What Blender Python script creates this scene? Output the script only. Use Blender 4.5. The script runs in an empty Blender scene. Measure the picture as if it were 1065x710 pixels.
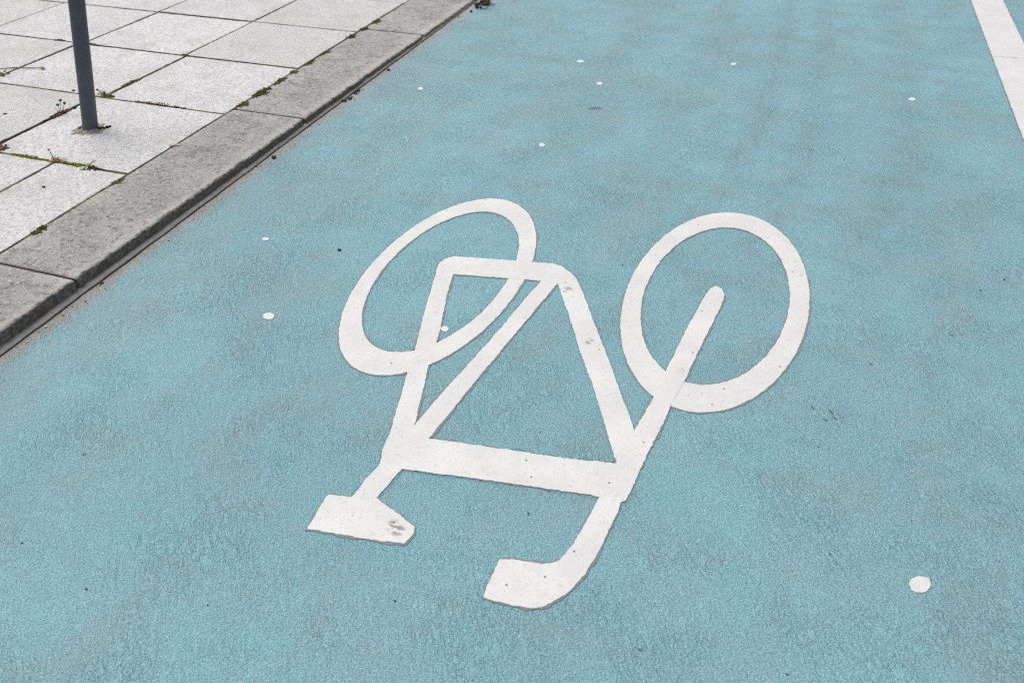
import bpy, bmesh, math, random
from mathutils import Vector, Matrix, noise
R = math.radians
sc = bpy.context.scene
col = sc.collection
rnd = random.Random(7)

# ---------------------------------------------------------------- measured outlines on the ground (metres)
FRAME = [(-0.7312, 1.5980), (-0.6532, 1.6130), (-0.5727, 1.6280), (-0.5313, 1.6349), (-0.4920, 1.6427), (-0.4802, 1.6442), (-0.4531, 1.6393), (-0.4242, 1.6175), (-0.4045, 1.5979), (-0.3676, 1.5335), (-0.3188, 1.4388), (-0.2715, 1.3494), (-0.2352, 1.2797), (-0.1913, 1.1905), (-0.1777, 1.1672), (-0.1538, 1.1187), (-0.1207, 1.0316), (-0.1255, 0.9716), (-0.1295, 0.9413), (-0.1381, 0.9321), (-0.1764, 0.9330), (-0.1995, 0.9324), (-0.2334, 0.9270), (-0.3089, 0.9166), (-0.4079, 0.9022), (-0.4757, 0.8916), (-0.5363, 0.8815), (-0.5489, 0.8033), (-0.5567, 0.7792), (-0.5908, 0.8006), (-0.5894, 0.8380), (-0.5820, 0.8775), (-0.5899, 0.9041), (-0.5988, 0.9447), (-0.6020, 0.9652), (-0.6354, 1.0962), (-0.6464, 1.1353), (-0.6631, 1.2094), (-0.6873, 1.2937), (-0.7152, 1.3933), (-0.7413, 1.4992), (-0.7505, 1.5274), (-0.7550, 1.5554), (-0.7502, 1.5789)]
HOLEA = [(-0.7009, 1.5186), (-0.6324, 1.5317), (-0.5666, 1.5440), (-0.5256, 1.5527), (-0.4840, 1.5588), (-0.4987, 1.4609), (-0.5114, 1.3526), (-0.5230, 1.2726), (-0.5467, 1.1261), (-0.5572, 1.0575), (-0.5640, 0.9957), (-0.5783, 1.0504), (-0.5948, 1.1098), (-0.6125, 1.1713), (-0.6298, 1.2550), (-0.6436, 1.3083), (-0.6786, 1.4246)]
HOLEB = [(-0.4420, 1.5602), (-0.3648, 1.4148), (-0.3169, 1.3181), (-0.2641, 1.2213), (-0.2200, 1.1333), (-0.1718, 1.0324), (-0.1675, 1.0228), (-0.2211, 1.0126), (-0.2495, 1.0060), (-0.3356, 0.9959), (-0.4221, 0.9844), (-0.4772, 0.9771), (-0.5216, 0.9708), (-0.5037, 1.1159), (-0.4828, 1.2738), (-0.4640, 1.4056)]
FORK = [(-0.1538, 1.1187), (-0.1466, 1.1645), (-0.1384, 1.2264), (-0.1293, 1.3180), (-0.1204, 1.4106), (-0.1109, 1.4963), (-0.0935, 1.6261), (-0.0875, 1.6549), (-0.0743, 1.6724), (-0.0590, 1.6644), (-0.0495, 1.6408), (-0.0489, 1.6169), (-0.0625, 1.4998), (-0.0722, 1.4260), (-0.0870, 1.2971), (-0.1000, 1.2080), (-0.1039, 1.1659), (-0.1124, 1.0999), (-0.1207, 1.0316), (-0.1365, 1.0488)]
BAR = [(-0.1377, 0.9350), (-0.1369, 0.9147), (-0.1390, 0.8959), (-0.1427, 0.8682), (-0.1473, 0.8193), (-0.1547, 0.7851), (-0.1571, 0.7696), (-0.1654, 0.7499), (-0.1735, 0.7282), (-0.1909, 0.7035), (-0.2072, 0.6879), (-0.2225, 0.6806), (-0.2427, 0.6776), (-0.2724, 0.6756), (-0.2980, 0.6762), (-0.2984, 0.7143), (-0.2979, 0.7530), (-0.2786, 0.7596), (-0.2568, 0.7615), (-0.2300, 0.7651), (-0.2140, 0.7731), (-0.2056, 0.7824), (-0.1981, 0.8009), (-0.1923, 0.8227), (-0.1863, 0.8605), (-0.1797, 0.9079), (-0.1764, 0.9330), (-0.1647, 0.9475)]
SADDLE = [(-0.4978, 0.7852), (-0.4585, 0.7674), (-0.4530, 0.7557), (-0.4584, 0.7299), (-0.5019, 0.7209), (-0.5570, 0.7140), (-0.6298, 0.7044), (-0.6344, 0.7481), (-0.6365, 0.7801), (-0.6312, 0.7852), (-0.5943, 0.7921), (-0.5908, 0.8006), (-0.5733, 0.8109), (-0.5489, 0.8033)]
PINHOLES = [(-0.1626, 1.9576), (-0.2417, 1.7681), (0.0994, 1.8461), (0.0967, 1.7934), (0.1165, 1.7844), (0.0955, 1.4057), (-0.0071, 1.2959), (-0.0228, 1.2416), (-0.0908, 1.5552), (-0.0860, 1.3943), (-0.1302, 1.0914), (-0.4244, 1.5714), (-0.2814, 1.3407), (-0.3265, 0.9760), (-0.3049, 0.9397), (-0.1679, 0.9711), (-0.1867, 0.8059), (-0.2173, 0.7434), (-0.2704, 0.7089), (-0.7643, 1.9107), (-0.8452, 1.8171), (-0.8525, 1.3433), (-0.6924, 1.1536)]
SMUDGES = [(-0.3109, 1.3616), (-0.4119, 1.5416), (-0.4941, 0.7581), (-0.4818, 0.7514)]
SPOTS = [(0.348, 0.923, 0.0162, 0.0055, -0.0008, -0.0168), (-1.041, 1.219, 0.0128, 0.0043, 0.0077, -0.0119), (-1.244, 1.518, 0.0094, 0.0031, 0.0048, -0.0074), (-0.632, 1.304, 0.0087, 0.0029, 0.0042, -0.0097), (-1.304, 2.645, 0.0090, 0.0029, 0.0066, -0.0145), (-0.725, 2.324, 0.0095, 0.0031, 0.0041, -0.0129), (-0.822, 3.145, 0.0145, 0.0046, 0.0044, -0.0158), (-0.686, 2.924, 0.0111, 0.0035, 0.0041, -0.0159), (-0.230, 3.298, 0.0109, 0.0034, 0.0020, -0.0161), (0.425, 3.111, 0.0117, 0.0037, -0.0007, -0.0178)]
ROADPEB = [(-1.5041, 3.7104), (-1.5077, 1.9515), (-1.5136, 1.2036), (-1.5229, 2.7725), (-1.5301, 2.5217), (-1.0297, 1.5326), (-1.5055, 1.0178), (-1.5025, 0.9600), (-1.2453, 3.4923), (-0.7739, 0.6136), (-0.7192, 0.6302), (-0.9023, 0.4857), (-1.0724, 0.5231), (-0.7007, 0.5242), (-0.3168, 1.1693), (-0.3251, 1.0562), (-0.2840, 0.8592), (0.3408, 1.0560), (0.5122, 1.1389), (0.5257, 1.8539), (-0.4261, 0.6260)]
PAVSPEC = [(-2.5410, 1.9137), (-1.9845, 1.5189), (-2.4813, 2.1678), (-2.4000, 2.1988), (-2.7938, 2.3244), (-2.4126, 2.0190)]
WEEDS = [(-1.9568, 1.6666), (-2.3656, 1.9700), (-2.1085, 1.6704), (-2.3422, 2.1667), (-2.0976, 2.1574), (-2.3186, 1.6873), (-2.8851, 2.2271), (-2.9958, 2.6276)]
MOSS = [(-1.8194, 1.3256), (-1.8126, 1.6125), (-2.8094, 2.6314), (-2.3402, 2.6172), (-1.7983, 3.0489), (-1.8146, 3.2771), (-1.8103, 3.1589), (-1.8295, 2.8212), (-1.8110, 2.6929), (-1.7957, 2.5828), (-1.7779, 2.4797), (-1.7971, 2.3505), (-1.7900, 2.2558), (-2.3088, 2.2690)]
LEAF = [(-1.8018, 1.8776), (-1.4606, 3.7040), (-1.4646, 3.6512)]
TYRE = [(-0.0762, 4.3316), (-0.0728, 3.4327), (-0.0723, 2.8891), (-0.1003, 2.5341), (-0.1371, 2.2336), (-0.1758, 1.9767), (-0.2253, 1.7904)]
LINECUT = [(0.7356, 3.7302), (0.8707, 3.7415)]
SCAR = [(0.203, 1.295, -1.025, 0.0128), (0.211, 1.279, -0.988, 0.0085), (0.193, 1.268, -0.659, 0.0082), (0.168, 1.297, -0.975, 0.0088), (0.161, 0.700, -0.223, 0.0042), (0.212, 0.938, -0.767, 0.0043), (-0.047, 0.669, -0.261, 0.0055), (-1.124, 0.723, 0.912, 0.0068), (0.100, 2.556, -0.279, 0.0326), (0.278, 1.478, -0.853, 0.0087), (0.446, 1.643, -0.883, 0.0113), (-1.001, 2.768, -0.021, 0.0155), (0.111, 1.531, -0.609, 0.0132), (-1.470, 0.925, 1.243, 0.0064)]

KZ = 0.038                      # height of kerb top and pavement above the lane

# ---------------------------------------------------------------- node helpers
class NT:
    def __init__(s, name):
        s.m = bpy.data.materials.new(name); s.m.use_nodes = True
        s.t = s.m.node_tree; s.t.nodes.clear()
        s.out = s.n('ShaderNodeOutputMaterial'); s.b = s.n('ShaderNodeBsdfPrincipled')
        s.l(s.b.outputs[0], s.out.inputs['Surface'])
        s.co = s.n('ShaderNodeTexCoord').outputs['Object']
        s.sep = None
    def n(s, k): return s.t.nodes.new(k)
    def l(s, a, b): s.t.links.new(a, b)
    def put(s, v, sock):
        if isinstance(v, bpy.types.NodeSocket): s.l(v, sock)
        elif v is not None:
            if isinstance(v, tuple) and len(v) == 3 and sock.type == 'RGBA': v = v + (1,)
            sock.default_value = v
    def xyz(s):
        if s.sep is None:
            s.sep = s.n('ShaderNodeSeparateXYZ'); s.l(s.co, s.sep.inputs[0])
        return s.sep.outputs
    def math(s, op, a, b=None, c=None, clamp=False):
        n = s.n('ShaderNodeMath'); n.operation = op; n.use_clamp = clamp
        for i, v in enumerate((a, b, c)):
            if v is not None: s.put(v, n.inputs[i])
        return n.outputs[0]
    def map(s, loc=(0,0,0), rot=(0,0,0), sca=(1,1,1), src=None):
        n = s.n('ShaderNodeMapping'); s.l(src or s.co, n.inputs[0])
        n.inputs['Location'].default_value = loc; n.inputs['Rotation'].default_value = rot; n.inputs['Scale'].default_value = sca
        return n.outputs[0]
    def noise(s, scale, detail=3, rough=.55, dist=0, vec=None):
        n = s.n('ShaderNodeTexNoise'); s.l(vec or s.co, n.inputs['Vector'])
        n.inputs['Scale'].default_value = scale; n.inputs['Detail'].default_value = detail
        n.inputs['Roughness'].default_value = rough; n.inputs['Distortion'].default_value = dist
        return n.outputs['Fac']
    def vor(s, scale, feat='F1', vec=None, rand=1.0):
        n = s.n('ShaderNodeTexVoronoi'); n.feature = feat; s.l(vec or s.co, n.inputs['Vector'])
        n.inputs['Scale'].default_value = scale; n.inputs['Randomness'].default_value = rand
        return n.outputs
    def step(s, v, a, b, lo=0., hi=1.):                     # smooth remap a..b -> lo..hi
        n = s.n('ShaderNodeMapRange'); n.interpolation_type = 'SMOOTHSTEP'
        s.put(v, n.inputs['Value']); s.put(a, n.inputs['From Min']); s.put(b, n.inputs['From Max'])
        n.inputs['To Min'].default_value = lo; n.inputs['To Max'].default_value = hi
        return n.outputs[0]
    def mix(s, f, a, b):
        n = s.n('ShaderNodeMix'); n.data_type = 'RGBA'
        s.put(f, n.inputs[0]); s.put(a, n.inputs[6]); s.put(b, n.inputs[7])
        return n.outputs[2]
    def mul(s, a, b): return s.math('MULTIPLY', a, b)
    def near(s, pts, warp=None):                            # distance to the closest of some points on the ground
        src = s.map(sca=(1,1,0))
        if warp is not None:
            v = s.n('ShaderNodeVectorMath'); v.operation = 'ADD'; s.l(src, v.inputs[0]); s.l(warp, v.inputs[1]); src = v.outputs[0]
        cur = None
        for p in pts:
            v = s.n('ShaderNodeVectorMath'); v.operation = 'DISTANCE'; s.l(src, v.inputs[0]); v.inputs[1].default_value = (p[0], p[1], 0)
            cur = v.outputs['Value'] if cur is None else s.math('MINIMUM', cur, v.outputs['Value'])
        return cur
    def bump(s, h, dist, strength=1., prev=None):
        n = s.n('ShaderNodeBump'); s.l(h, n.inputs['Height']); n.inputs['Distance'].default_value = dist; n.inputs['Strength'].default_value = strength
        if prev is not None: s.l(prev, n.inputs['Normal'])
        return n.outputs[0]
    def done(s, colour, rough=.8, normal=None, spec=.4):
        s.put(colour, s.b.inputs['Base Color']); s.put(rough, s.b.inputs['Roughness'])
        s.b.inputs['Specular IOR Level'].default_value = spec
        if normal is not None: s.l(normal, s.b.inputs['Normal'])
        return s.m

# ---------------------------------------------------------------- materials
def mat_lane():
    t = NT('blue_coating')
    X, Y, _ = t.xyz()
    rip = t.map(sca=(1,.30,1), src=t.map(rot=(0,0,R(-37))))            # trowel ripples run diagonally across the lane
    ripple = t.noise(135, 2, .5, .5, rip)
    grain = t.noise(230, 3, .6, .4)
    fine = t.noise(620, 2, .6)
    patch = t.step(t.noise(5.5, 3, .6), .42, .62)
    rm = t.math('MULTIPLY_ADD', patch, .45, .30)
    rr_ = t.math('MINIMUM', t.math('ABSOLUTE', t.math('SUBTRACT', ripple, .5)), .10)
    h = t.math('ADD', t.mul(rr_, t.mul(rm, 4.)), t.math('ADD', t.mul(grain, .62), t.mul(fine, .26)))
    # the colour of the coating itself: faded and fresher areas, road grime, dust
    big = t.step(t.noise(1.6, 4, .6), .38, .62)
    mid = t.step(t.noise(7, 4, .62, .3), .36, .66)
    streak = t.step(t.noise(3.2, 4, .6, 0, t.map(sca=(2.2,.55,1), src=t.map(rot=(0,0,R(8))))), .45, .75)
    c = t.mix(big, C['blue_a'], C['blue_b'])
    c = t.mix(t.mul(mid, .55), c, C['blue_c'])
    c = t.mix(t.mul(streak, .46), c, C['blue_dirty'])
    rows = t.step(t.noise(4.5, 3, .55, 0, t.map(sca=(.22,1.6,1))), .48, .68)
    c = t.mix(t.mul(rows, .24), c, C['blue_dirty'])
    wine = t.step(t.noise(16, 4, .6), .56, .74)
    c = t.mix(t.mul(wine, .36), c, C['blue_mauve'])
    # grime plus painted-in micro-shadow in the creases and pits of the texture
    cr1 = t.step(t.math('ABSOLUTE', t.math('SUBTRACT', ripple, .5)), .045, .012)
    cr2 = t.step(t.math('ABSOLUTE', t.math('SUBTRACT', grain, .49)), .036, .008)
    cr1 = t.mul(cr1, t.math('MULTIPLY_ADD', patch, .30, .55))
    c = t.mix(t.mul(cr1, .26), c, C['pit'])
    c = t.mix(t.mul(t.mul(cr2, t.step(t.noise(45, 2), .30, .55)), .34), c, C['pit'])
    pit = t.step(t.math('ADD', t.mul(grain, .5), t.mul(ripple, .5)), .46, .33)
    c = t.mix(t.mul(pit, .42), c, C['pit'])
    pit2 = t.step(fine, .48, .33)
    c = t.mix(t.mul(pit2, .55), c, C['pit'])
    g3 = t.noise(400, 1, .5)
    c = t.mix(t.mul(t.step(g3, .46, .30), .55), c, C['pit'])
    wear = t.step(t.noise(330, 2, .6), .52, .66)
    c = t.mix(t.mul(t.math('MAXIMUM', wear, t.step(g3, .56, .70)), .50), c, C['blue_worn'])
    # nicks and gouges
    for sx, sy, ang, hl in SCAR:
        v = t.map(sca=(1/hl, 1/.0032, 0), src=t.map(rot=(0,0,-ang), src=t.map(loc=(-sx,-sy,0))))
        ln = t.n('ShaderNodeVectorMath'); ln.operation = 'LENGTH'; t.l(v, ln.inputs[0])
        k = t.step(t.math('ADD', ln.outputs['Value'], t.mul(grain, .8)), 1.35, .8)
        c = t.mix(t.mul(k, .75), c, C['gouge'])
    # tyre marks
    d = t.math('MAXIMUM', t.math('SUBTRACT', 2.9, Y), 0.)
    x0 = t.math('SUBTRACT', t.math('SUBTRACT', X, -.07), t.math('MULTIPLY', t.mul(d, d), -.12))
    x0 = t.math('ADD', x0, t.mul(t.math('SUBTRACT', t.noise(5, 2), .5), .03))
    far = t.mul(t.step(Y, 1.55, 2.0), t.step(Y, 5.6, 4.2))
    for off, w, k in ((0., .060, .25), (.17, .07, .16), (-.28, .10, .14), (.46, .11, .20), (-.62, .12, .16)):
        a = t.math('ABSOLUTE', t.math('SUBTRACT', x0, off))
        tm = t.mul(t.mul(t.step(a, w, w*.2), far), t.step(t.noise(38, 4, .7, 0, t.map(sca=(1,.3,1))), .30, .62))
        c = t.mix(t.mul(tm, k), c, C['tyre'])
    # the coating thins out into bare, dusty binder beside the kerb
    e = t.math('ADD', X, t.math('MULTIPLY_ADD', t.noise(28, 5, .68), -.095, .047))
    e = t.math('ADD', e, t.mul(t.math('SUBTRACT', t.noise(140, 3, .7), .5), .065))
    e = t.math('ADD', e, t.mul(t.math('SUBTRACT', t.noise(4, 2), .5), -.03))
    dust = t.step(e, -1.41, -1.495)
    c = t.mix(t.mul(dust, .30), c, C['dust'])
    c = t.mix(t.mul(t.mul(t.step(e, -1.0, -1.5), t.step(t.noise(6, 4, .6), .40, .62)), .30), c, C['blue_dirty'])
    bare = t.step(e, -1.484, -1.502)
    bc = t.mix(t.noise(150, 3, .7), C['bare_a'], C['bare_b'])
    bc = t.mix(t.step(t.noise(14, 3), .5, .7), bc, C['bare_red'])
    c = t.mix(bare, c, bc)
    nb = t.bump(h, .0048, 1.)
    undul = t.noise(2.3, 3)
    nb = t.bump(undul, .012, .5, nb)
    return t.done(c, t.math('MULTIPLY_ADD', grain, .2, .58), nb, .42)

def mat_asphalt():
    t = NT('asphalt')
    g = t.noise(180, 3, .7)
    c = t.mix(g, (.035,.035,.036), (.085,.084,.082))
    return t.done(c, .85, t.bump(g, .004))

def mat_paint(name='white_thermoplastic'):
    t = NT(name)
    X, Y, _ = t.xyz()
    c = t.mix(t.step(t.noise(9, 4, .6), .35, .7), C['white_a'], C['white_b'])
    c = t.mix(t.mul(t.step(t.noise(60, 4, .7), .52, .75), .35), c, C['white_dirty'])
    c = t.mix(t.mul(t.step(t.noise(420, 2, .6), .60, .72), .30), c, C['white_dirty'])
    c = t.mix(t.mul(t.step(t.noise(23, 5, .7), .54, .74), .30), c, C['white_dirty'])
    c = t.mix(t.mul(t.step(t.noise(230, 2, .6), .60, .70), .28), c, C['grime'])
    sp = t.mul(t.step(t.vor(55)['Distance'], .10, .05), t.step(t.noise(11, 2), .52, .6))
    c = t.mix(t.mul(sp, .55), c, C['grime'])
    sm = t.near(SMUDGES)
    rub = t.step(t.noise(95, 3, .6, .3, t.map(sca=(.5,1.4,1), rot=(0,0,R(15)))), .47, .54)
    c = t.mix(t.mul(t.mul(t.step(sm, .017, .006), rub), .80), c, C['rubber'])
    ph = t.near(PINHOLES)
    c = t.mix(t.mul(t.step(ph, .0030, .0012), .8), c, C['grime'])
    h = t.math('ADD', t.mul(t.noise(160, 3, .6), .5), t.mul(t.noise(35, 3), .6))
    return t.done(c, .62, t.bump(h, .0015, .6), .4)

def mat_grime():
    t = NT('grimy_paint_edge')
    c = t.mix(t.noise(160, 3, .7), C['edge_a'], C['edge_b'])
    return t.done(c, .9)

def mat_slab():
    t = NT('pale_concrete_slab')
    g = t.noise(210, 3, .75)
    c = t.mix(t.step(t.noise(2.6, 4, .6), .35, .7), C['slab_a'], C['slab_b'])
    c = t.mix(t.mul(t.step(t.noise(75, 4, .75), .48, .62), .58), c, C['slab_dark'])
    c = t.mix(t.mul(t.step(t.noise(95, 3, .75, 0, t.map(loc=(4,2,1))), .54, .68), .7), c, C['slab_light'])
    c = t.mix(t.mul(t.step(g, .56, .72), .55), c, C['slab_dark'])
    c = t.mix(t.mul(t.step(t.noise(420, 2, .7), .57, .7), .45), c, C['slab_grain'])
    c = t.mix(t.mul(t.step(t.noise(300, 2, .7), .60, .70), .5), c, C['slab_light'])
    c = t.mix(t.mul(t.step(t.noise(22, 5, .65), .48, .72), .34), c, C['slab_stain'])
    geo0 = t.n('ShaderNodeNewGeometry')
    c = t.mix(t.mul(geo0.outputs['Random Per Island'], .36), c, C['slab_stain'])
    c = t.mix(t.mul(t.step(t.noise(7, 5, .65), .46, .70), .38), c, C['slab_stain'])
    c = t.mix(t.mul(t.step(t.noise(110, 3, .7), .52, .66), .48), c, C['slab_dark'])
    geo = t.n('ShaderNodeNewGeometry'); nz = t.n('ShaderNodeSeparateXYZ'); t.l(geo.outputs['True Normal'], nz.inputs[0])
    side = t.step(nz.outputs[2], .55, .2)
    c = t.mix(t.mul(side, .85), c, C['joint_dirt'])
    h = t.math('ADD', t.mul(g, .6), t.mul(t.noise(480, 2, .7), .5))
    return t.done(c, .85, t.bump(h, .0026, .9), .3)

def mat_kerb():
    t = NT('weathered_kerb_concrete')
    oi = t.n('ShaderNodeObjectInfo')
    g = t.noise(190, 3, .75)
    c = t.mix(t.step(t.noise(4.5, 5, .65), .33, .68), C['kerb_a'], C['kerb_b'])
    c = t.mix(t.mul(oi.outputs['Random'], .45), c, C['kerb_tint'])
    c = t.mix(t.mul(t.step(t.noise(15, 5, .7), .46, .66), .60), c, C['kerb_stain'])
    c = t.mix(t.mul(t.step(t.noise(60, 3, .7), .52, .66), .55), c, C['kerb_dark'])
    c = t.mix(t.mul(t.step(t.noise(80, 3, .75, 0, t.map(loc=(7,2,1))), .50, .64), .75), c, C['kerb_light'])
    c = t.mix(t.mul(t.step(g, .53, .72), .65), c, C['kerb_dark'])
    c = t.mix(t.mul(t.step(t.noise(330, 2, .7), .57, .70), .6), c, C['kerb_light'])
    c = t.mix(t.mul(t.step(t.noise(120, 2, .6), .64, .72), .6), c, C['kerb_dark'])
    X, Y, Z = t.xyz()
    worn_highlight = t.mul(t.step(X, -1.575, -1.548), t.step(t.noise(26, 4, .65), .30, .55))  # front edge lightened: wear, plus a highlight painted along the rounding
    c = t.mix(t.mul(worn_highlight, .55), c, C['kerb_light'])
    h = t.math('ADD', t.mul(g, .7), t.mul(t.noise(45, 4, .65), .6))
    return t.done(c, .88, t.bump(h, .0040, 1.), .3)

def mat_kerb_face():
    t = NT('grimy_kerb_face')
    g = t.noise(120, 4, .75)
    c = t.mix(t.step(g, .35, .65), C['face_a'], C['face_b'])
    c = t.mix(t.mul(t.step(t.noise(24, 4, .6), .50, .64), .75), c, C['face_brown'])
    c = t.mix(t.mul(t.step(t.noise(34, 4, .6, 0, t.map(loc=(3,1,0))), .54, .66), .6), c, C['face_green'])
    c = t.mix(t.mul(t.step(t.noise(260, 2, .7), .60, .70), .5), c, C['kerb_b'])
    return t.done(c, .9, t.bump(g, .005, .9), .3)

def mat_simple(name, a, b, scale, rough=.8, bump=.002, spec=.4):
    t = NT(name)
    n = t.noise(scale, 4, .65)
    return t.done(t.mix(t.step(n, .3, .7), a, b), rough, t.bump(n, bump) if bump else None, spec)

def mat_joint():
    t = NT('joint_soil')
    n = t.noise(90, 4, .7)
    c = t.mix(t.step(n, .35, .65), (.016,.013,.010), (.060,.050,.038))
    m = t.step(t.noise(9, 4, .65), .44, .56)
    green = t.mix(t.noise(200, 3, .7), (.07,.075,.018), (.22,.21,.06))
    c = t.mix(t.mul(m, .85), c, green)
    return t.done(c, 1., t.bump(n, .006), .2)

def mat_post():
    t = NT('slate_grey_powder_coat')
    n = t.noise(120, 3, .6)
    c = t.mix(t.step(t.noise(14, 4, .6), .4, .7), C['post_a'], C['post_b'])
    c = t.mix(t.mul(t.step(t.noise(200, 3, .7), .62, .72), .35), c, (.16,.165,.17))
    return t.done(c, .55, t.bump(n, .0004), .4)

C = dict(
    blue_a=(.215,.420,.480), blue_b=(.245,.500,.570), blue_c=(.180,.465,.550), blue_dirty=(.25,.345,.38),
    blue_mauve=(.30,.385,.44), blue_worn=(.44,.60,.64), gouge=(.035,.06,.065), pit=(.10,.145,.155), tyre=(.15,.19,.21), dust=(.30,.325,.325),
    bare_a=(.26,.245,.23), bare_b=(.45,.425,.40), bare_red=(.33,.295,.28),
    white_a=(.645,.642,.638), white_b=(.71,.705,.70), white_dirty=(.50,.495,.485), grime=(.10,.085,.075), rubber=(.17,.168,.165),
    edge_a=(.13,.165,.175), edge_b=(.30,.325,.33),
    slab_a=(.68,.68,.685), slab_b=(.75,.75,.75), slab_dark=(.30,.305,.315), slab_grain=(.41,.41,.415), slab_light=(.78,.78,.775), slab_stain=(.42,.405,.385), joint_dirt=(.07,.06,.05),
    kerb_a=(.30,.293,.285), kerb_b=(.42,.41,.40), kerb_tint=(.37,.345,.325), kerb_stain=(.18,.177,.173), kerb_dark=(.10,.099,.097), kerb_light=(.52,.505,.49),
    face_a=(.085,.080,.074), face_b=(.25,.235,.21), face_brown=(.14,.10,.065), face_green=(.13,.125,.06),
    post_a=(.082,.094,.122), post_b=(.096,.108,.136))
M = dict(lane=mat_lane(), asphalt=mat_asphalt(), paint=mat_paint(), grime=mat_grime(), slab=mat_slab(), kerb=mat_kerb(), face=mat_kerb_face(),
    joint=mat_joint(), post=mat_post(),
    sealant=mat_simple('grey_sealant', (.22,.215,.215), (.31,.30,.30), 60, .7, .001),
    seal_shadow=mat_simple('sealant_shadow_edge', (.03,.028,.03), (.07,.065,.065), 60, .8, .001),  # shadow gap beside the strip, painted as a dark outer side
    mortar=mat_simple('sandy_mortar', (.12,.095,.07), (.46,.42,.365), 70, .95, .004),
    dirt=mat_simple('dark_soil', (.022,.018,.013), (.075,.060,.042), 120, 1., .004, .2),
    moss=mat_simple('moss_green', (.050,.058,.014), (.19,.19,.05), 190, 1., .003, .2),
    moss_bright=mat_simple('bright_olive_moss', (.085,.09,.018), (.29,.28,.07), 190, 1., .003, .2),
    moss_brown=mat_simple('dry_moss', (.045,.032,.014), (.17,.125,.06), 190, 1., .003, .2),
    leaf=mat_simple('weed_leaf', (.085,.13,.035), (.20,.25,.10), 90, .6, .001),
    pale_leaf=mat_simple('pale_leaf', (.33,.38,.22), (.45,.48,.33), 90, .6, .001),
    red_leaf=mat_simple('reddish_stem', (.16,.055,.045), (.34,.16,.12), 120, .7, .001),
    dry=mat_simple('dry_plant', (.20,.105,.05), (.46,.31,.19), 110, .8, .001),
    pale_dry=mat_simple('bleached_leaf', (.42,.34,.26), (.60,.53,.45), 110, .8, .001),
    stone=mat_simple('brown_grit', (.035,.025,.02), (.13,.09,.07), 300, .85, .002),
    dark_stone=mat_simple('dark_grit', (.018,.018,.02), (.055,.055,.055), 300, .8, .002),
    pale_stone=mat_simple('pale_grit', (.62,.60,.55), (.78,.76,.72), 300, .8, .002),
    spot=mat_simple('white_paint_drip', (.62,.615,.61), (.72,.715,.71), 120, .6, .0006))

# ---------------------------------------------------------------- object helpers
def link(name, me, parent=None):
    o = bpy.data.objects.new(name, me); col.objects.link(o)
    if parent is not None: o.parent = parent
    return o
def mesh(name, bm, mats, parent=None, smooth=True):
    bmesh.ops.recalc_face_normals(bm, faces=bm.faces)
    me = bpy.data.meshes.new(name); bm.to_mesh(me); bm.free()
    for m in (mats if isinstance(mats, (list, tuple)) else [mats]): me.materials.append(m)
    for p in me.polygons: p.use_smooth = smooth
    return link(name, me, parent)
def tag(o, label, cat, group=None):
    o['label'] = label; o['category'] = cat
    if group: o['group'] = group
    return o
def empty(name, loc=(0,0,0)):
    o = bpy.data.objects.new(name, None); o.location = loc; o.empty_display_size = .1; col.objects.link(o); return o
def struct(o): o['kind'] = 'structure'; return o
def nz(x, y, z=0., s=1.): return noise.noise(Vector((x*s + 13.1, y*s - 7.7, z*s + 3.3)))

def resample(pts, step):
    out = []
    for i, p in enumerate(pts):
        a = Vector(p); b = Vector(pts[(i+1) % len(pts)]); n = max(1, int(round((b-a).length/step)))
        out += [a.lerp(b, k/n) for k in range(n)]
    return out
def rough_outline(pts, step=.005, amp=.0012, scale=90., seed=0.):
    q = resample(pts, step); n = len(q); out = []
    for i, p in enumerate(q):
        t = (q[(i+1) % n] - q[i-1]).normalized(); nn = Vector((t.y, -t.x))
        d = nz(p.x, p.y, seed, scale)*amp + nz(p.x, p.y, seed+5, scale*.3)*amp*.9
        out.append(p + nn*d)
    return out
def sheet_curve(name, polys, half, off):
    cu = bpy.data.curves.new(name, 'CURVE'); cu.dimensions = '2D'; cu.fill_mode = 'BOTH'; cu.extrude = half
    if off < 0: cu.bevel_depth = -off; cu.bevel_resolution = 0
    cu.offset = off
    for q in polys:
        sp = cu.splines.new('POLY'); sp.points.add(len(q)-1); sp.use_cyclic_u = True
        for a, p in zip(sp.points, q): a.co = (p.x, p.y, 0, 1)
    tmp = bpy.data.objects.new(name, cu); col.objects.link(tmp)
    me = bpy.data.meshes.new_from_object(tmp.evaluated_get(bpy.context.evaluated_depsgraph_get()))
    bpy.data.objects.remove(tmp); bpy.data.curves.remove(cu)
    return me
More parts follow.
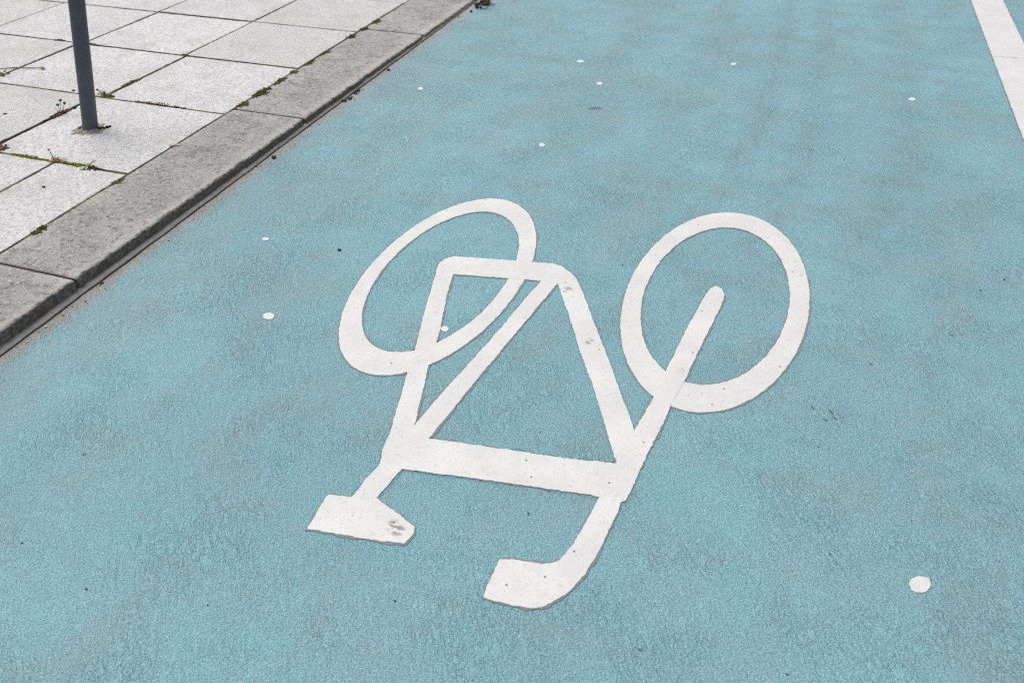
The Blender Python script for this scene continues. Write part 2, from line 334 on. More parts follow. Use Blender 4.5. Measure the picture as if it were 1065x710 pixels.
def painted(name, outlines, thick, parent, step=.003, amp=.0015, seed=0., mats=None, skirt=.0026):
    """road marking: a raised sheet with a narrow rim, lying on a thin ragged film of dirty primer; any number of holes"""
    polys = [rough_outline(p, step, amp, 150., seed+k) for k, p in enumerate(outlines)]
    top = sheet_curve(name, polys, max(thick/2-.0007, .00002) if skirt else .00002, -.0007 if skirt else -.0004)
    loose = [rough_outline(p, step, amp*2.2, 75., seed+40+k) for k, p in enumerate(outlines)]
    base = sheet_curve(name, loose, .0003, skirt) if skirt else bpy.data.meshes.new(name)
    bm = bmesh.new(); bm.from_mesh(top); n = len(bm.faces)
    zl = min(v.co.z for v in bm.verts)
    for v in bm.verts: v.co.z += -zl + .0001
    for f in bm.faces: f.material_index = 0
    nv = len(bm.verts); bm.from_mesh(base); bm.verts.ensure_lookup_table(); bm.faces.ensure_lookup_table()
    for v in bm.verts[nv:]: v.co.z += .0004
    for f in bm.faces[n:]: f.material_index = 1
    me = bpy.data.meshes.new(name); bm.to_mesh(me); bm.free()
    for m in (mats or [M['paint'], M['grime']]): me.materials.append(m)
    for p in me.polygons: p.use_smooth = False
    bpy.data.meshes.remove(top); bpy.data.meshes.remove(base)
    o = link(name, me, parent); o.location.z = .0003
    return o
def ellipse(c, ax, tilt, n=160, a0=0.):
    r = Matrix.Rotation(R(tilt), 2); out = []
    for i in range(n):
        t = 2*math.pi*i/n; out.append(tuple(Vector(c) + r @ Vector((ax[0]*math.cos(t), ax[1]*math.sin(t)))))
    return out

def tube(bm, pts, rads, seg=8):
    rings = []
    for i, p in enumerate(pts):
        p = Vector(p); d = (Vector(pts[min(i+1, len(pts)-1)]) - Vector(pts[max(i-1, 0)])).normalized()
        u = d.cross(Vector((0,0,1)) if abs(d.z) < .9 else Vector((1,0,0))).normalized(); v = d.cross(u)
        rings.append([bm.verts.new(p + (u*math.cos(2*math.pi*k/seg) + v*math.sin(2*math.pi*k/seg))*rads[i]) for k in range(seg)])
    for a, b in zip(rings, rings[1:]):
        for k in range(seg): bm.faces.new((a[k], a[(k+1) % seg], b[(k+1) % seg], b[k]))
    bm.faces.new(rings[0]); bm.faces.new(rings[-1][::-1])
def blob(bm, c, r, sq=.6, sub=1, jit=.25):
    g = bmesh.ops.create_icosphere(bm, subdivisions=sub, radius=1.)
    s = rnd.random()*50
    for v in g['verts']:
        k = 1 + nz(v.co.x+s, v.co.y, v.co.z, 1.6)*jit*2
        v.co = Vector((v.co.x*r[0]*k, v.co.y*r[1]*k, v.co.z*r[2]*k)) + Vector(c)
def leaf(bm, base, ang, length, width, rise, droop=.3, mat=0):
    """a pointed leaf with a fold along its midrib"""
    d = Vector((math.cos(ang), math.sin(ang), 0)); s = Vector((-d.y, d.x, 0)); n = 6; L = []
    for i in range(n+1):
        t = i/n; w = width*math.sin(math.pi*min(1., .08 + t*.92))**.8*.5
        c = Vector(base) + d*length*t*math.cos(rise) + Vector((0,0,1))*length*(t*math.sin(rise) - droop*t*t)
        L.append([bm.verts.new(c - s*w + Vector((0,0,w*.35))), bm.verts.new(c), bm.verts.new(c + s*w + Vector((0,0,w*.35)))])
    for a, b in zip(L, L[1:]):
        for k in range(2):
            f = bm.faces.new((a[k], a[k+1], b[k+1], b[k])); f.material_index = mat

# ---------------------------------------------------------------- the ground
def lift(x, y):                                             # the lane climbs a little against the kerb further away
    k = min(1., max(0., (-1.05 - x)/.45)); k = k*k*(3-2*k)
    return min(.024, .0085*max(0., y-.9))*k
def sheet(name, x0, x1, y0, y1, z, mat, nx=1, ny=1):
    bm = bmesh.new()
    V = [[bm.verts.new((x0+(x1-x0)*i/nx, y0+(y1-y0)*j/ny, z)) for i in range(nx+1)] for j in range(ny+1)]
    for j in range(ny):
        for i in range(nx): bm.faces.new((V[j][i], V[j][i+1], V[j+1][i+1], V[j+1][i]))
    return struct(mesh(name, bm, mat, None, False))
sheet('ground', -120, 120, -120, 120, -.16, M['asphalt'])
bm = bmesh.new()
xs = [-1.56 + i*.03 for i in range(20)] + [-.96 + i*.163 for i in range(21)]; ys = [-6 + i*.5 for i in range(13)] + [.25 + i*.125 for i in range(47)] + [6.5 + i*1.5 for i in range(24)]
V = [[bm.verts.new((x, y, lift(x, y))) for x in xs] for y in ys]
for a, b in zip(V, V[1:]):
    for i in range(len(xs)-1): bm.faces.new((a[i], a[i+1], b[i+1], b[i]))
struct(mesh('bike_lane', bm, M['lane'], None, True))
sheet('road', 2.3, 10, -6, 40, -.004, M['asphalt'])

# ---------------------------------------------------------------- pavement of pale slabs
def outer_x(y): return -1.5372 + .0072*(y - .94)
def inner_x(y): return -1.8060 - .0040*(y - 1.2)
GAP = .0100
def slab(bm, x0, x1, y0, y1, dz, seed):
    g = GAP*.5; q = resample([(x0+g, y0+g), (x1-g, y0+g), (x1-g, y1-g), (x0+g, y1-g)], .012)
    chips = [(rnd.choice((x0, x1)), y0 + (y1-y0)*rnd.random(), .006+.012*rnd.random()) for _ in range(2)] + [(x0+(x1-x0)*rnd.random(), rnd.choice((y0, y1)), .005+.010*rnd.random()) for _ in range(2)]
    cx, cy = (x0+x1)/2, (y0+y1)/2
    tx, ty = rnd.uniform(-.003, .003), rnd.uniform(-.003, .003)
    rings = []
    for ins, z in ((0., -.05), (0., -.0022), (.0007, -.0008), (.0026, 0.)):
        ring = []
        for p in q:
            d = Vector((cx, cy)) - p
            edge = Vector((math.copysign(1, d.x) if abs(p.x-x0-g) < 1e-4 or abs(p.x-x1+g) < 1e-4 else 0, math.copysign(1, d.y) if abs(p.y-y0-g) < 1e-4 or abs(p.y-y1+g) < 1e-4 else 0))
            k = ins + .0003 + .0022*nz(p.x, p.y, seed, 60) + .0018*nz(p.x, p.y, seed+3, 18)
            for ax, ay, r in chips:
                dd = math.hypot(p.x-ax, p.y-ay)
                if dd < r: k += (r-dd)*.30*(1 if z > -.01 else .4)
            pp = p + edge*max(k, .0001)
            ring.append(bm.verts.new((pp.x, pp.y, KZ + z + dz + (pp.x-cx)*tx + (pp.y-cy)*ty if z > -.01 else KZ + z)))
        rings.append(ring)
    n = len(q)
    for a, b in zip(rings, rings[1:]):
        for k in range(n): bm.faces.new((a[k], a[(k+1) % n], b[(k+1) % n], b[k]))
    bm.faces.new(rings[-1])
bm = bmesh.new()
rows = [(.22,.70,1), (.70,1.178,0), (1.178,1.667,1), (1.667,2.150,0), (2.150,2.627,2), (2.627,3.112,3), (3.112,3.588,3), (3.588,4.07,0), (4.07,4.55,3), (4.55,5.03,2), (5.03,5.51,0)]
cols = {0: [-2.361], 1: [-2.084, -2.604], 2: [-2.326, -2.878], 3: [-2.345, -2.862, -3.411]}
for j, (y0, y1, k) in enumerate(rows):
    xs = list(cols[k])
    if k == 0: xs = [-2.361, -2.885]
    if k == 2: xs = [-2.334, -2.878]
    while xs[-1] > -5.4: xs.append(xs[-1] - .522)
    right = None
    for i, x in enumerate(xs):
        xr = xs[i-1] if i else inner_x((y0+y1)/2) - .0005
        slab(bm, x, xr, y0, y1, rnd.uniform(-.0012, .0012), j*7+i)
struct(mesh('pavement', bm, M['slab'], None, False))
bm = bmesh.new()                                            # soil and moss that fill the joints
ys = [.2 + i*.02 for i in range(267)]; xs = [-5.6 + i*.05 for i in range(68)] + [-2.2+i*.01 for i in range(1, 41)]
V = [[bm.verts.new((x, y, KZ - .0034 + .0034*nz(x, y, 0, 11) + .0012*nz(x, y, 2, 55))) for x in xs] for y in ys]
for a, b in zip(V, V[1:]):
    for i in range(len(xs)-1): bm.faces.new((a[i], a[i+1], b[i+1], b[i]))
struct(mesh('joint_soil', bm, M['joint'], None, True))

# ---------------------------------------------------------------- kerb of one metre stones
kerb = empty('kerb', (0,0,0)); struct(kerb)
def kerbstone(y0, y1, seed, label=None):
    bm = bmesh.new(); n = int((y1-y0)/.006); g = .0035
    prof = [(-1,-.09,0), (-1,-.004,0), (-.995,-.0012,0), (-.985,0,0), (-.8,0,0), (-.6,0,0), (-.4,0,0), (-.2,0,0), (-.10,0,0), (-.040,0,.3), (-.022,-.0005,.6), (-.010,-.0018,1), (-.004,-.0042,1), (-.001,-.0080,1), (0,-.014,.7), (0,-.024,.5), (0,-.032,.4), (0,-.040,.3), (0,-.09,0)]
    rings = []
    for i in range(n+1):
        t = i/n; y = y0 + g + (y1-y0-2*g)*t
        endr = max(0., 1 - min(t, 1-t)*(y1-y0)/.010)            # worn arrises at the ends of the stone
        xo, xi = outer_x(y), inner_x(y); w = xo - xi; ring = []
        for u, dz, k in prof:
            rag = nz(y, 0, seed, 26)*.0014 + nz(y, 3, seed, 75)*.0036 + nz(y, dz*20, seed+9, 190)*.0036
            chip = max(0., nz(y, 1, seed+20, 14) - .40)*.026
            x = xo + u*w - (max(0, rag+.002) + chip)*k*(1.1 if u > -.02 else .5)
            z = KZ + dz + (nz(y, u*9, seed+30, 150)*.0022*k if dz > -.02 else 0) - chip*k*.35 - endr*.0025*(1 if dz > -.02 else 0) + .0009*nz(x, y, seed, 9)*(1 if dz > -.01 else 0)
            if k > .25 and dz <= -.016: x += nz(y, dz, seed+4, 110)*.0040
            ring.append(bm.verts.new((x, y, z)))
        rings.append(ring)
    for a, b in zip(rings, rings[1:]):
        for k in range(len(prof)-1):
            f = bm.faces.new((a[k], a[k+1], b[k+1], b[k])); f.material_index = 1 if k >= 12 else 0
    for r in (rings[0], rings[-1]):
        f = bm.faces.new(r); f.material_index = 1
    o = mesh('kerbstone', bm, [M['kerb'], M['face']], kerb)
    if label: o['label'] = label
for y0, y1, s in ((-.80,.165,1), (.165,1.160,2), (1.160,2.202,3), (2.202,3.168,4), (3.168,4.17,5), (4.17,5.17,6), (5.17,6.17,7)):
    kerbstone(y0, y1, s*3.7)
bm = bmesh.new()                                            # dirt in the butt joints between the stones
for y in (.165, 1.160, 2.202, 3.168, 4.17):
    tube(bm, [(-1.80, y, KZ-.008), (-1.6, y, KZ-.007), (-1.552, y, KZ-.009), (-1.545, y, .0)], [.005]*4, 6)
mesh('joint_dirt', bm, M['dirt'], kerb)

# sealant laid along the foot of the kerb
bm = bmesh.new(); rings = []
for i in range(900):
    y = -.5 + i*.0072
    xi = outer_x(y) - .006; xo = -1.5160 + nz(y, 0, 4, 7)*.0036 + nz(y, 0, 8, 22)*.0020 + nz(y, 0, 12, 80)*.0006
    top = .0055 + .0010*nz(y, 0, 2, 9)
    lf = lift(-1.52, y)
    rings.append([bm.verts.new((x, y, z + lf)) for x, z in ((xi, .001), (xi, top+.003), (xi*.45+xo*.55, top+.0008), (xo-.0018, top), (xo, top-.0022), (xo+.0003, .0003))])
for a, b in zip(rings, rings[1:]):
    for k in range(5):
        f = bm.faces.new((a[k], a[k+1], b[k+1], b[k])); f.material_index = 1 if k == 4 else 0
struct(mesh('sealant_strip', bm, [M['sealant'], M['seal_shadow']]))

# ---------------------------------------------------------------- the bicycle symbol
sym = tag(empty('bicycle_symbol', (-.38, 1.3, 0)), 'large white bicycle symbol painted upside down on the blue cycle lane', 'road marking')
def sympart(*a, **k):
    o = painted(*a, **k); o.location.x -= sym.location.x; o.location.y -= sym.location.y; return o
o = sympart('wheel', [ellipse((-.7207, 1.5178), (.4113, .1970), -90.0), ellipse((-.7212, 1.5177), (.3296, .1573), -90.0)], .0014, sym, seed=1)
o = sympart('wheel', [ellipse((-.0667, 1.6318), (.4265, .2103), -90.9), ellipse((-.0678, 1.6315), (.3386, .1663), -91.1)], .0014, sym, seed=2)
o = sympart('frame', [FRAME, HOLEA, HOLEB], .0017, sym, seed=3)
o = sympart('fork', [FORK], .0020, sym, seed=4)
o = sympart('handlebar', [BAR], .0020, sym, seed=5)
o = sympart('saddle', [SADDLE], .0020, sym, seed=6)

# ---------------------------------------------------------------- edge line
line = tag(empty('edge_line', (.823, 3.7, 0)), 'straight white line along the far right side of the blue lane', 'road marking')
def lx(y, s): return (.7505 if s == 0 else .8945 + .0006*(y-4))
for name, ya, yb in (('line_strip', -3.0, 3.700), ('line_strip', 3.7035, 12.)):
    ka = .012 if ya > 0 else 0; kb = .012 if yb < 5 else 0
    q = [(lx(ya, 0), ya), (lx(ya, 1), ya+ka), (lx(yb, 1), yb+kb), (lx(yb, 0), yb)]
    o = painted(name, [q], .0016, line, step=.02, amp=.0014, seed=ya, skirt=.004)
    o.location.x -= line.location.x; o.location.y -= line.location.y

# ---------------------------------------------------------------- post
pdir = Vector((.1473, .1439, .9786)).normalized()
post = tag(empty('steel_post', (-2.1605, 1.9005, KZ)), 'slim dark slate grey steel post leaning out of a pale paving slab', 'post')
bm = bmesh.new(); seg = 40; rr = .0237
u = pdir.cross(Vector((0,1,0))).normalized(); v = pdir.cross(u)
L = []
for d, r in ((-.06, rr), (.0, rr), (.2, rr), (.5, rr), (.9, rr), (1.1, rr)):
    L.append([bm.verts.new(pdir*d + (u*math.cos(2*math.pi*k/seg) + v*math.sin(2*math.pi*k/seg))*r) for k in range(seg)])
for a, b in zip(L, L[1:]):
    for k in range(seg): bm.faces.new((a[k], a[(k+1) % seg], b[(k+1) % seg], b[k]))
mesh('shaft', bm, M['post'], post)
bm = bmesh.new(); L = []
for d, r in ((1.098, rr+.0012), (1.112, rr+.0012), (1.118, rr*.8), (1.120, rr*.3)):
    L.append([bm.verts.new(pdir*d + (u*math.cos(2*math.pi*k/seg) + v*math.sin(2*math.pi*k/seg))*r) for k in range(seg)])
for a, b in zip(L, L[1:]):
    for k in range(seg): bm.faces.new((a[k], a[(k+1) % seg], b[(k+1) % seg], b[k]))
bm.faces.new(L[0]); bm.faces.new(L[-1])
mesh('cap', bm, M['post'], post)
bm = bmesh.new(); L = []; seg = 64                          # crumbled mortar in the socket, patchy
for f, z in ((.8, .010), (1.02, .0065), (1.25, .0042), (1.6, .0020), (2.0, .0006), (2.5, -.0022)):
    ring = []
    for k in range(seg):
        a = 2*math.pi*k/seg
        w = 1 + .35*nz(math.cos(a), math.sin(a), 1, 1.3) + .16*nz(math.cos(a), math.sin(a), 5, 5)
        rad = rr*(f if f < 1.1 else 1.02 + (f-1.02)*w*(1.25 if math.cos(a+.3) < 0 else .8))
        ring.append(bm.verts.new((rad*math.cos(a), rad*math.sin(a), z + .0022*nz(math.cos(a)*f, math.sin(a)*f, 2, 4))))
    L.append(ring)
for i, (a, b) in enumerate(zip(L, L[1:])):
    for k in range(seg):
        f = bm.faces.new((a[k], a[(k+1) % seg], b[(k+1) % seg], b[k])); f.material_index = 1 if i == 0 and nz(k*.2, 1, 0, 1) > -.1 else 0
mesh('mortar_collar', bm, [M['mortar'], M['dirt']], post)
bm = bmesh.new()
for k in range(26):
    t = rnd.random()
    blob(bm, (.020 + .030*t, .004 + .034*t + rnd.uniform(-.006, .006), .002), (.006*(1.2-t),)*2 + (.004,), sub=1)
mesh('soil', bm, M['dirt'], post)
bm = bmesh.new()
for k in range(12):
    t = rnd.random(); blob(bm, (-.026 - .018*t, -.004 + rnd.uniform(-.008, .012), .0015), (.005, .005, .0035))
mesh('soil', bm, M['dirt'], post)

# ---------------------------------------------------------------- moss in the joints
def moss(y0, y1, w, h, label, x=None, mat='moss', dens=1.):
    """a cushion that follows a joint: along the kerb (x from inner_x) or across it (x = (x0, x1), y0 = y)"""
    bm = bmesh.new(); run = (y1-y0) if x is None else x[1]-x[0]
    n = int(max(18, run/.0013*dens))
    w *= 1.5; h *= 1.25
    cx = inner_x((y0+y1)/2) if x is None else (x[0]+x[1])/2; cy = (y0+y1)/2 if x is None else y0
    for i in range(n):
        t = rnd.random(); env = math.sin(math.pi*min(max(t, .04), .96))**.5
        off = rnd.gauss(0, .33)*w*env; s = rnd.uniform(.55, 1.25)
        p = (inner_x(y0+run*t)+off+w*.22 - cx, y0+run*t - cy) if x is None else (x[0]+run*t - cx, off)
        hh = h*env*max(.25, 1-abs(off)/w)
        blob(bm, (p[0], p[1], -.004+hh*.45), (.0045*s, .0045*s, hh*.75*s), sub=1, jit=.5)
    o = mesh('moss_clump', bm, [M[mat]]); o.location = (cx, cy, KZ)
    return tag(o, label, 'moss', 'moss cushions in the paving joints')
moss(2.215, 2.275, .024, .009, 'olive moss cushion beside the kerb joint nearest the steel post')
moss(2.30, 2.42, .024, .011, 'long fat moss cushion halfway along the kerb stone behind the post')
moss(2.44, 2.53, .020, .010, 'moss cushion in the kerb seam below the second paving joint')
moss(2.56, 2.61, .020, .009, 'small moss cushion just before the second paving joint meets the kerb')
moss(2.655, 2.74, .020, .009, 'moss cushion just past the second paving joint at the kerb')
moss(2.78, 2.86, .018, .008, 'thin moss cushion midway between two paving joints at the kerb')
moss(3.015, 3.075, .026, .011, 'dark round moss tuft lying on the kerb edge before a stone joint')
moss(3.125, 3.19, .020, .010, 'moss cushion sitting on the far joint between two kerb stones')
moss(3.24, 3.31, .024, .010, 'farthest moss tuft on the seam between pavement and kerb')
moss(1.29, 1.345, .020, .009, 'small green moss tuft on the chipped slab edge nearest the left border')
moss(1.585, 1.645, .016, .007, 'moss pad in the kerb seam below the green weed')
moss(1.6668, 0, .017, .0065, 'bright olive moss strip between the dried plant and the green weed', x=(-2.09, -1.93), mat='moss_bright')
moss(1.6668, 0, .014, .006, 'olive moss strip running left from the dried plant', x=(-2.28, -2.10), mat='moss_bright')
moss(2.6265, 0, .015, .007, 'dark moss knot where two joints cross left of the kerb', x=(-2.365, -2.325))
moss(2.6275, 0, .014, .007, 'small moss knot touching the right side of the post', x=(-2.83, -2.79))
moss(2.6275, 0, .015, .007, 'brown moss mat in the joint left of the post', x=(-3.02, -2.95), mat='moss_brown')
# moss growing up the joint behind the post
bm = bmesh.new()
for i in range(60):
    t = rnd.random(); blob(bm, (rnd.gauss(0, .005), -.06+.12*t, -.002), (.005, .006, .006*math.sin(math.pi*max(.05, min(.95, t)))), jit=.5)
o = mesh('moss_clump', bm, M['moss']); o.location = (-2.336, 2.30, KZ); tag(o, 'moss strip in the slanting joint right of the post foot', 'moss', 'moss cushions in the paving joints')

# ---------------------------------------------------------------- weeds
def weed(name, loc, label, cat='weed'): return tag(empty(name, (loc[0], loc[1], KZ)), label, cat)
w = weed('weed', (-1.957, 1.6668), 'small green weed with broad leaves in the mossy joint near the kerb')
bm = bmesh.new()
for a, l, wd, r in ((.5,.040,.014,.75), (2.2,.024,.010,.3), (2.9,.022,.009,.2), (1.3,.018,.008,.5), (5.6,.020,.009,.2), (4.0,.016,.008,.2)): leaf(bm, (0,0,.002), a, l, wd, r)
mesh('leaves', bm, M['leaf'], w, True)
bm = bmesh.new()
leaf(bm, (-.004,-.006,.003), 4.5, .021, .016, .25); leaf(bm, (.0,-.004,.003), 5.2, .016, .011, .2)
o = mesh('leaf', bm, M['pale_leaf'], w); o['label'] = 'pale yellowish leaf'
bm = bmesh.new()
for k in range(14): blob(bm, (.018+rnd.gauss(0,.010), rnd.gauss(0,.005), .003), (.004,.004,.005), jit=.5)
mesh('root_clump', bm, M['moss_brown'], w)

w = weed('dried_weed', (-2.088, 1.672), 'dried orange brown plant remains at the corner where mossy joints meet', 'dead weed')
bm = bmesh.new()
for k in range(34):
    a = rnd.uniform(0, 6.28); leaf(bm, (rnd.gauss(0,.014), rnd.gauss(0,.006), .001), a, rnd.uniform(.012,.026), rnd.uniform(.003,.006), rnd.uniform(.1,.9))
mesh('dead_leaves', bm, M['dry'], w)
bm = bmesh.new(); tube(bm, [(-.012,.006,0), (-.020,.010,.016), (-.026,.012,.026)], [.0012,.001,.0008], 5); blob(bm, (-.027,.012,.028), (.004,.003,.003))
mesh('stem', bm, M['dirt'], w)

w = weed('red_weed', (-2.360, 1.975), 'reddish weed with dark seed heads standing left of the post', 'weed')
bm = bmesh.new()
for k in range(26):
    a = rnd.uniform(0, 6.28); leaf(bm, (rnd.gauss(0,.005), rnd.gauss(0,.024), .001), a, rnd.uniform(.010,.022), rnd.uniform(.003,.006), rnd.uniform(.1,.8))
mesh('leaves', bm, M['red_leaf'], w)
bm = bmesh.new()
for x, y, h in ((.010,.012,.045), (.000,.004,.030), (.014,.020,.032), (-.006,-.004,.022)): tube(bm, [(0,y*.4,0), (x*.6,y*.8,h*.6), (x,y,h)], [.0012,.001,.0008], 5)
mesh('stems', bm, M['red_leaf'], w)
bm = bmesh.new()
for x, y, h in ((.010,.012,.046), (.000,.004,.031), (.014,.020,.033)): blob(bm, (x,y,h), (.006,.005,.004), jit=.4)
mesh('seed_heads', bm, M['stone'], w)
bm = bmesh.new()
for k in range(70): blob(bm, (rnd.gauss(0,.004), rnd.gauss(0,.024), .0), (.006,.008,.004), jit=.4)
mesh('root_clump', bm, M['dirt'], w)

w = weed('grass_tuft', (-2.335, 2.168), 'tiny green grass tuft right beside the foot of the post', 'grass tuft')
bm = bmesh.new()
for k in range(22):
    a = rnd.uniform(0, 6.28); leaf(bm, (rnd.gauss(0,.012), rnd.gauss(0,.004), 0), a, rnd.uniform(.016,.034), rnd.uniform(.0022,.004), rnd.uniform(.4,1.2))
mesh('blades', bm, M['leaf'], w)
bm = bmesh.new()
for k in range(26): blob(bm, (rnd.gauss(.008,.018), rnd.gauss(0,.004), -.001), (.005,.005,.004), jit=.5)
mesh('root_clump', bm, M['moss'], w)

w = weed('sprouts', (-2.09, 2.1525), 'row of short red brown sprouts in the joint between post and kerb', 'weed')
bm = bmesh.new()
for k in range(38):
    x = rnd.uniform(-.075, .085); a = rnd.uniform(0, 6.28); leaf(bm, (x, rnd.gauss(0,.002), 0), a, rnd.uniform(.008,.020)*(1-.5*abs(x)/.09), .004, rnd.uniform(.3,1.3))
mesh('leaves', bm, M['dry'], w)
bm = bmesh.new()
for k in range(46): blob(bm, (rnd.uniform(-.10,.12), rnd.gauss(0,.0025), -.002), (.005,.0035,.004), jit=.5)
mesh('root_clump', bm, M['stone'], w)

w = weed('dry_tuft', (-2.325, 1.690), 'rusty dry tuft at the left border of the picture below the post', 'dead weed')
bm = bmesh.new()
for k in range(30):
    a = rnd.uniform(0, 6.28); leaf(bm, (rnd.gauss(0,.010), rnd.gauss(0,.008), 0), a, rnd.uniform(.010,.024), rnd.uniform(.003,.006), rnd.uniform(.1,1.))
mesh('dead_leaves', bm, M['red_leaf'], w)
bm = bmesh.new()
for k in range(26): blob(bm, (rnd.gauss(0,.012), rnd.gauss(0,.010), -.001), (.005,.005,.004), jit=.5)
mesh('root_clump', bm, M['moss_brown'], w)

w = weed('brown_tuft', (-2.885, 2.215), 'brown withered tuft where joints cross at the far left edge', 'dead weed')
bm = bmesh.new()
for k in range(20):
    a = rnd.uniform(0, 6.28); leaf(bm, (rnd.gauss(0,.012), rnd.gauss(0,.012), 0), a, rnd.uniform(.010,.024), rnd.uniform(.003,.006), rnd.uniform(.1,.7))
mesh('dead_leaves', bm, M['dry'], w)
bm = bmesh.new()
for k in range(26): blob(bm, (rnd.gauss(0,.014), rnd.gauss(0,.012), -.001), (.006,.006,.005), jit=.5)
mesh('root_clump', bm, M['moss_brown'], w)

# ---------------------------------------------------------------- litter
bm = bmesh.new(); tube(bm, [(-.085,-.045,.003), (-.03,-.012,.004), (.04,.010,.003), (.085,.018,.004)], [.0016,.0022,.0020,.0014], 6); blob(bm, (.088,.019,.004), (.010,.006,.004))
o = mesh('twig', bm, M['dry']); o.location = (-2.86, 2.30, KZ); tag(o, 'thin brown twig lying on the slab left of the post', 'twig')
bm = bmesh.new(); tube(bm, [(-.022,-.010,.002), (0,0,.003), (.024,.006,.002)], [.0012,.0016,.0010], 6)
o = mesh('twig', bm, M['dry']); o.location = (-.640, 2.677, .0005); tag(o, 'tiny brown twig on the blue lane above the bicycle wheels', 'twig')
bm = bmesh.new(); leaf(bm, (0,0,.002), .35, .042, .011, .12, .1)
o = mesh('fallen_leaf', bm, M['pale_dry']); o.location = (-1.825, 1.872, KZ); tag(o, 'small pale tan leaf lying on the kerb seam', 'leaf')
t_ = tag(empty('leaf_litter', (-1.455, 3.66, lift(-1.45, 3.66))), 'clump of crumpled brown leaves against the far end of the kerb', 'leaf litter')
for k, mt in ((0, 'dry'), (1, 'stone'), (2, 'dry'), (3, 'dirt'), (4, 'stone'), (5, 'dirt'), (6, 'dirt')):
    bm = bmesh.new(); leaf(bm, (rnd.uniform(-.03,.02), rnd.uniform(-.01,.10), .003+.002*k), rnd.uniform(0,6.28), rnd.uniform(.025,.045), rnd.uniform(.014,.022), rnd.uniform(.1,.6), .2)
    mesh('dead_leaf', bm, M[mt], t_)
bm = bmesh.new()
for k in range(40): blob(bm, (rnd.gauss(-.018,.014), rnd.gauss(.07,.05), .003), (.007,.012,.006), jit=.5)
mesh('crumbs', bm, M['dirt'], t_)

def pebble(p, z, r, mat, label, name='pebble', cat='pebble', sq=.6):
    bm = bmesh.new(); blob(bm, (0,0,r*sq*.75), (r, r*rnd.uniform(.7,1.), r*sq), sub=2, jit=.3)
    o = mesh(name, bm, M[mat]); o.location = (p[0]*(1-lift(*p)/1.08 if z == 0 else 1), p[1], z + (lift(*p) if z == 0 else 0)); o.rotation_euler.z = rnd.uniform(0,3)
    return tag(o, label, cat, 'loose pebbles on the ground')
pebble(ROADPEB[0], 0, .009, 'dark_stone', 'dark pebble just before the leaf litter at the far kerb end')
pebble(ROADPEB[1], 0, .008, 'stone', 'round brown pebble beside the kerb foot level with the post')
pebble(ROADPEB[2], 0, .005, 'stone', 'tiny dark brown pebble at the kerb joint nearest the camera')
pebble(ROADPEB[3], 0, .007, 'stone', 'brown pebble at the kerb foot below the far moss tufts')
pebble(ROADPEB[6], 0, .004, 'pale_stone', 'pale pebble in the dusty strip near the left border')
pebble(ROADPEB[7], 0, .003, 'pale_stone', 'smaller pale pebble in the dusty strip, closest to the left border')
pebble(ROADPEB[5], 0, .0045, 'dark_stone', 'black crumb on blue coating just left of the left wheel')
pebble((-1.0085, 2.868), 0, .0045, 'pale_stone', 'pale chip on the blue lane far left of the white specks') if False else None
pebble(PAVSPEC[0], KZ, .007, 'dark_stone', 'dark flat crumb on the slab at the left border', sq=.35)
pebble(PAVSPEC[1], KZ, .0045, 'dark_stone', 'dark crumb on the cut slab below the dried plant')
pebble(PAVSPEC[2], KZ, .006, 'dark_stone', 'dark crumb on the slab just left of the post', sq=.4)
pebble(PAVSPEC[3], KZ, .005, 'dark_stone', 'dark crumb on the slab just right of the post')
bm = bmesh.new()                                            # rubble against the sealant
for k in range(34):
    t = rnd.random(); blob(bm, (rnd.gauss(.0,.006), -.07+.14*t, .002), (rnd.uniform(.002,.0055),)*3, jit=.4)
o = mesh('rubble', bm, M['stone']); o.location = (-1.508, 2.50, lift(-1.51, 2.5)); tag(o, 'small heap of brown rubble at the kerb foot between two stone joints', 'rubble')
bm = bmesh.new()                                            # scattered grit
for p in ROADPEB[8:] + [(rnd.uniform(-1.45,.7), rnd.uniform(.3,4.4)) for _ in range(14)] + [(rnd.uniform(-1.53,-1.48), rnd.uniform(.8,3.6)) for _ in range(70)]:
    s = rnd.uniform(.0010, .0021) * (1 + .35*p[1]/3); blob(bm, (p[0], p[1], lift(p[0], p[1]) + s*.4), (s, s*.8, s*.6), sub=1)
o = mesh('grit', bm, M['dark_stone']); o['kind'] = 'stuff'; o['label'] = 'tiny dark grit scattered over the blue lane'; o['category'] = 'grit'
bm = bmesh.new()
for p in [(rnd.uniform(-1.45,.7), rnd.uniform(.35,4.4)) for _ in range(40)] + [(rnd.uniform(-1.535,-1.47), rnd.uniform(.8,3.6)) for _ in range(26)]:
    s = rnd.uniform(.0009, .0018) * (1 + .3*p[1]/3); blob(bm, (p[0], p[1], lift(p[0], p[1]) + s*.4), (s, s*.8, s*.6), sub=1)
o = mesh('pale_grit', bm, M['pale_stone']); o['kind'] = 'stuff'; o['label'] = 'tiny pale grit scattered over the blue lane'; o['category'] = 'grit'

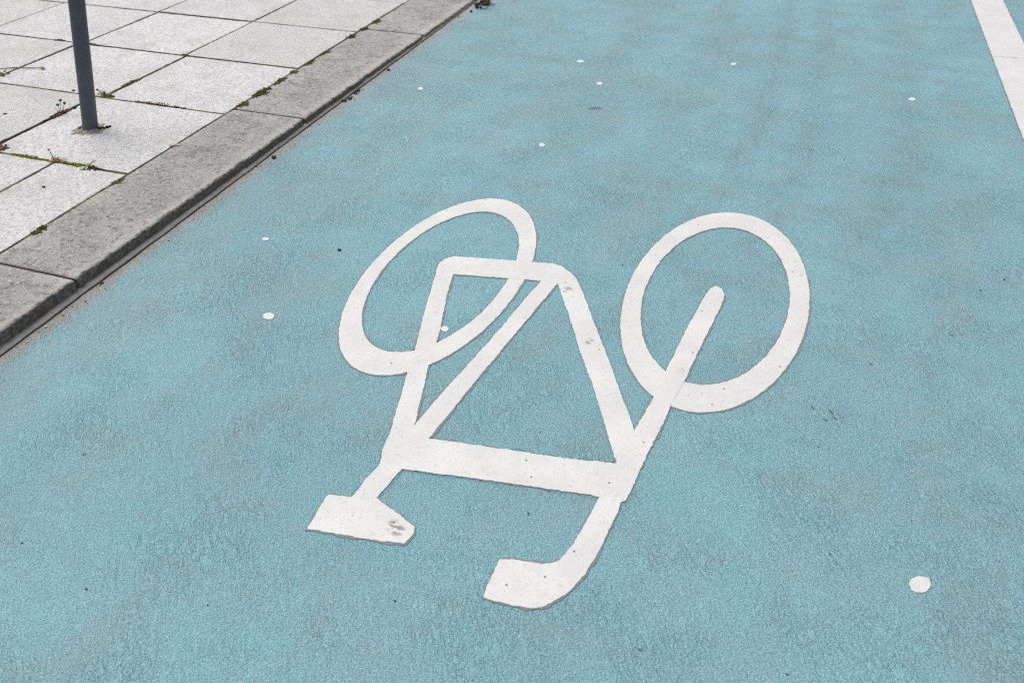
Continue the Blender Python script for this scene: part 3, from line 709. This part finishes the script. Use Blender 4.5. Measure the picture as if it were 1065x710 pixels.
# ---------------------------------------------------------------- white drips on the lane
labs = ['largest white paint dot, alone at the lower right of the lane', 'oval white paint dot halfway between kerb and left bicycle wheel',
    'small white fleck between the kerb and the oval paint dot', 'round white dot inside the bicycle frame beside the left wheel',
    'slim slanted white fleck on the lane level with the post foot', 'ragged white fleck just above the top of the left wheel',
    'left one of two white flecks close together near the top of the lane', 'right and lower one of two white flecks close together near the lane top',
    'lone white fleck near the top of the lane beside the tyre mark', 'white oval fleck nearest the white edge line']
for k, ((x, y, ax, ay, bx, by), lab) in enumerate(zip(SPOTS, labs)):
    q = []
    for i in range(48):
        a = 2*math.pi*i/48; w = 1 + (.07 if k in (0, 1, 3) else .18)*nz(math.cos(a), math.sin(a), k*3.1, 1.7) + .08*nz(math.cos(a), math.sin(a), k*3.1+1, 4) + .07*nz(math.cos(a), math.sin(a), k*3.1+2, 9)
        ca, sa = w*math.cos(a), w*math.sin(a); q.append((ax*ca + bx*sa, ay*ca + by*sa))
    o = painted('paint_spot', [q], .0010, None, step=.0015, amp=.0005, seed=k, skirt=None, mats=[M['spot'], M['grime']])
    o.location = (x, y, .0003 + lift(x, y)); tag(o, lab, 'paint spot', 'white paint spots on the blue lane')

# ---------------------------------------------------------------- light: bright overcast
w = bpy.data.worlds.new('World'); sc.world = w; w.use_nodes = True
nt = w.node_tree; bg = nt.nodes['Background']
sky = nt.nodes.new('ShaderNodeTexSky'); sky.sky_type = 'NISHITA'; sky.sun_disc = False
SUN_EL, SUN_AZ = 58, 300                                    # azimuth measured clockwise from the lane's direction
sky.sun_elevation = R(SUN_EL); sky.sun_rotation = R(SUN_AZ); sky.air_density = 1.; sky.dust_density = 6.
hs = nt.nodes.new('ShaderNodeHueSaturation'); hs.inputs['Saturation'].default_value = .30
nt.links.new(sky.outputs[0], hs.inputs['Color']); nt.links.new(hs.outputs[0], bg.inputs['Color'])
bg.inputs['Strength'].default_value = .15
sd = bpy.data.lights.new('sun', 'SUN'); sd.energy = .8; sd.angle = R(45); sd.color = (1., .965, .92)
so = bpy.data.objects.new('sun', sd); col.objects.link(so)
az = R(SUN_AZ); d = Vector((math.sin(az)*math.cos(R(SUN_EL)), math.cos(az)*math.cos(R(SUN_EL)), math.sin(R(SUN_EL))))
so.rotation_euler = d.to_track_quat('Z', 'Y').to_euler()

# ---------------------------------------------------------------- camera
cd = bpy.data.cameras.new('camera'); co = bpy.data.objects.new('camera', cd); col.objects.link(co)
right = Vector((.94349, .33121, -.01087)); down = Vector((.19497, -.58131, -.78998)); fwd = Vector((-.26797, .74322, -.61304))
mw = Matrix((( right.x, -down.x, -fwd.x, 0), (right.y, -down.y, -fwd.y, 0), (right.z, -down.z, -fwd.z, 1.08), (0,0,0,1)))
co.matrix_world = mw
cd.sensor_fit = 'HORIZONTAL'; cd.sensor_width = 36; cd.lens = 27.875; cd.clip_start = .05; cd.clip_end = 500
cd.dof.use_dof = True; cd.dof.focus_distance = 1.9; cd.dof.aperture_fstop = 6.3
sc.camera = co
sc.view_settings.view_transform = 'Standard'; sc.view_settings.look = 'None'; sc.view_settings.gamma = 1; sc.view_settings.use_curve_mapping = False
sc.view_settings.exposure = -.05
sc.cycles.use_denoising = False; sc.cycles.use_adaptive_sampling = False; sc.cycles.filter_width = 1.2; sc.cycles.max_bounces = 6
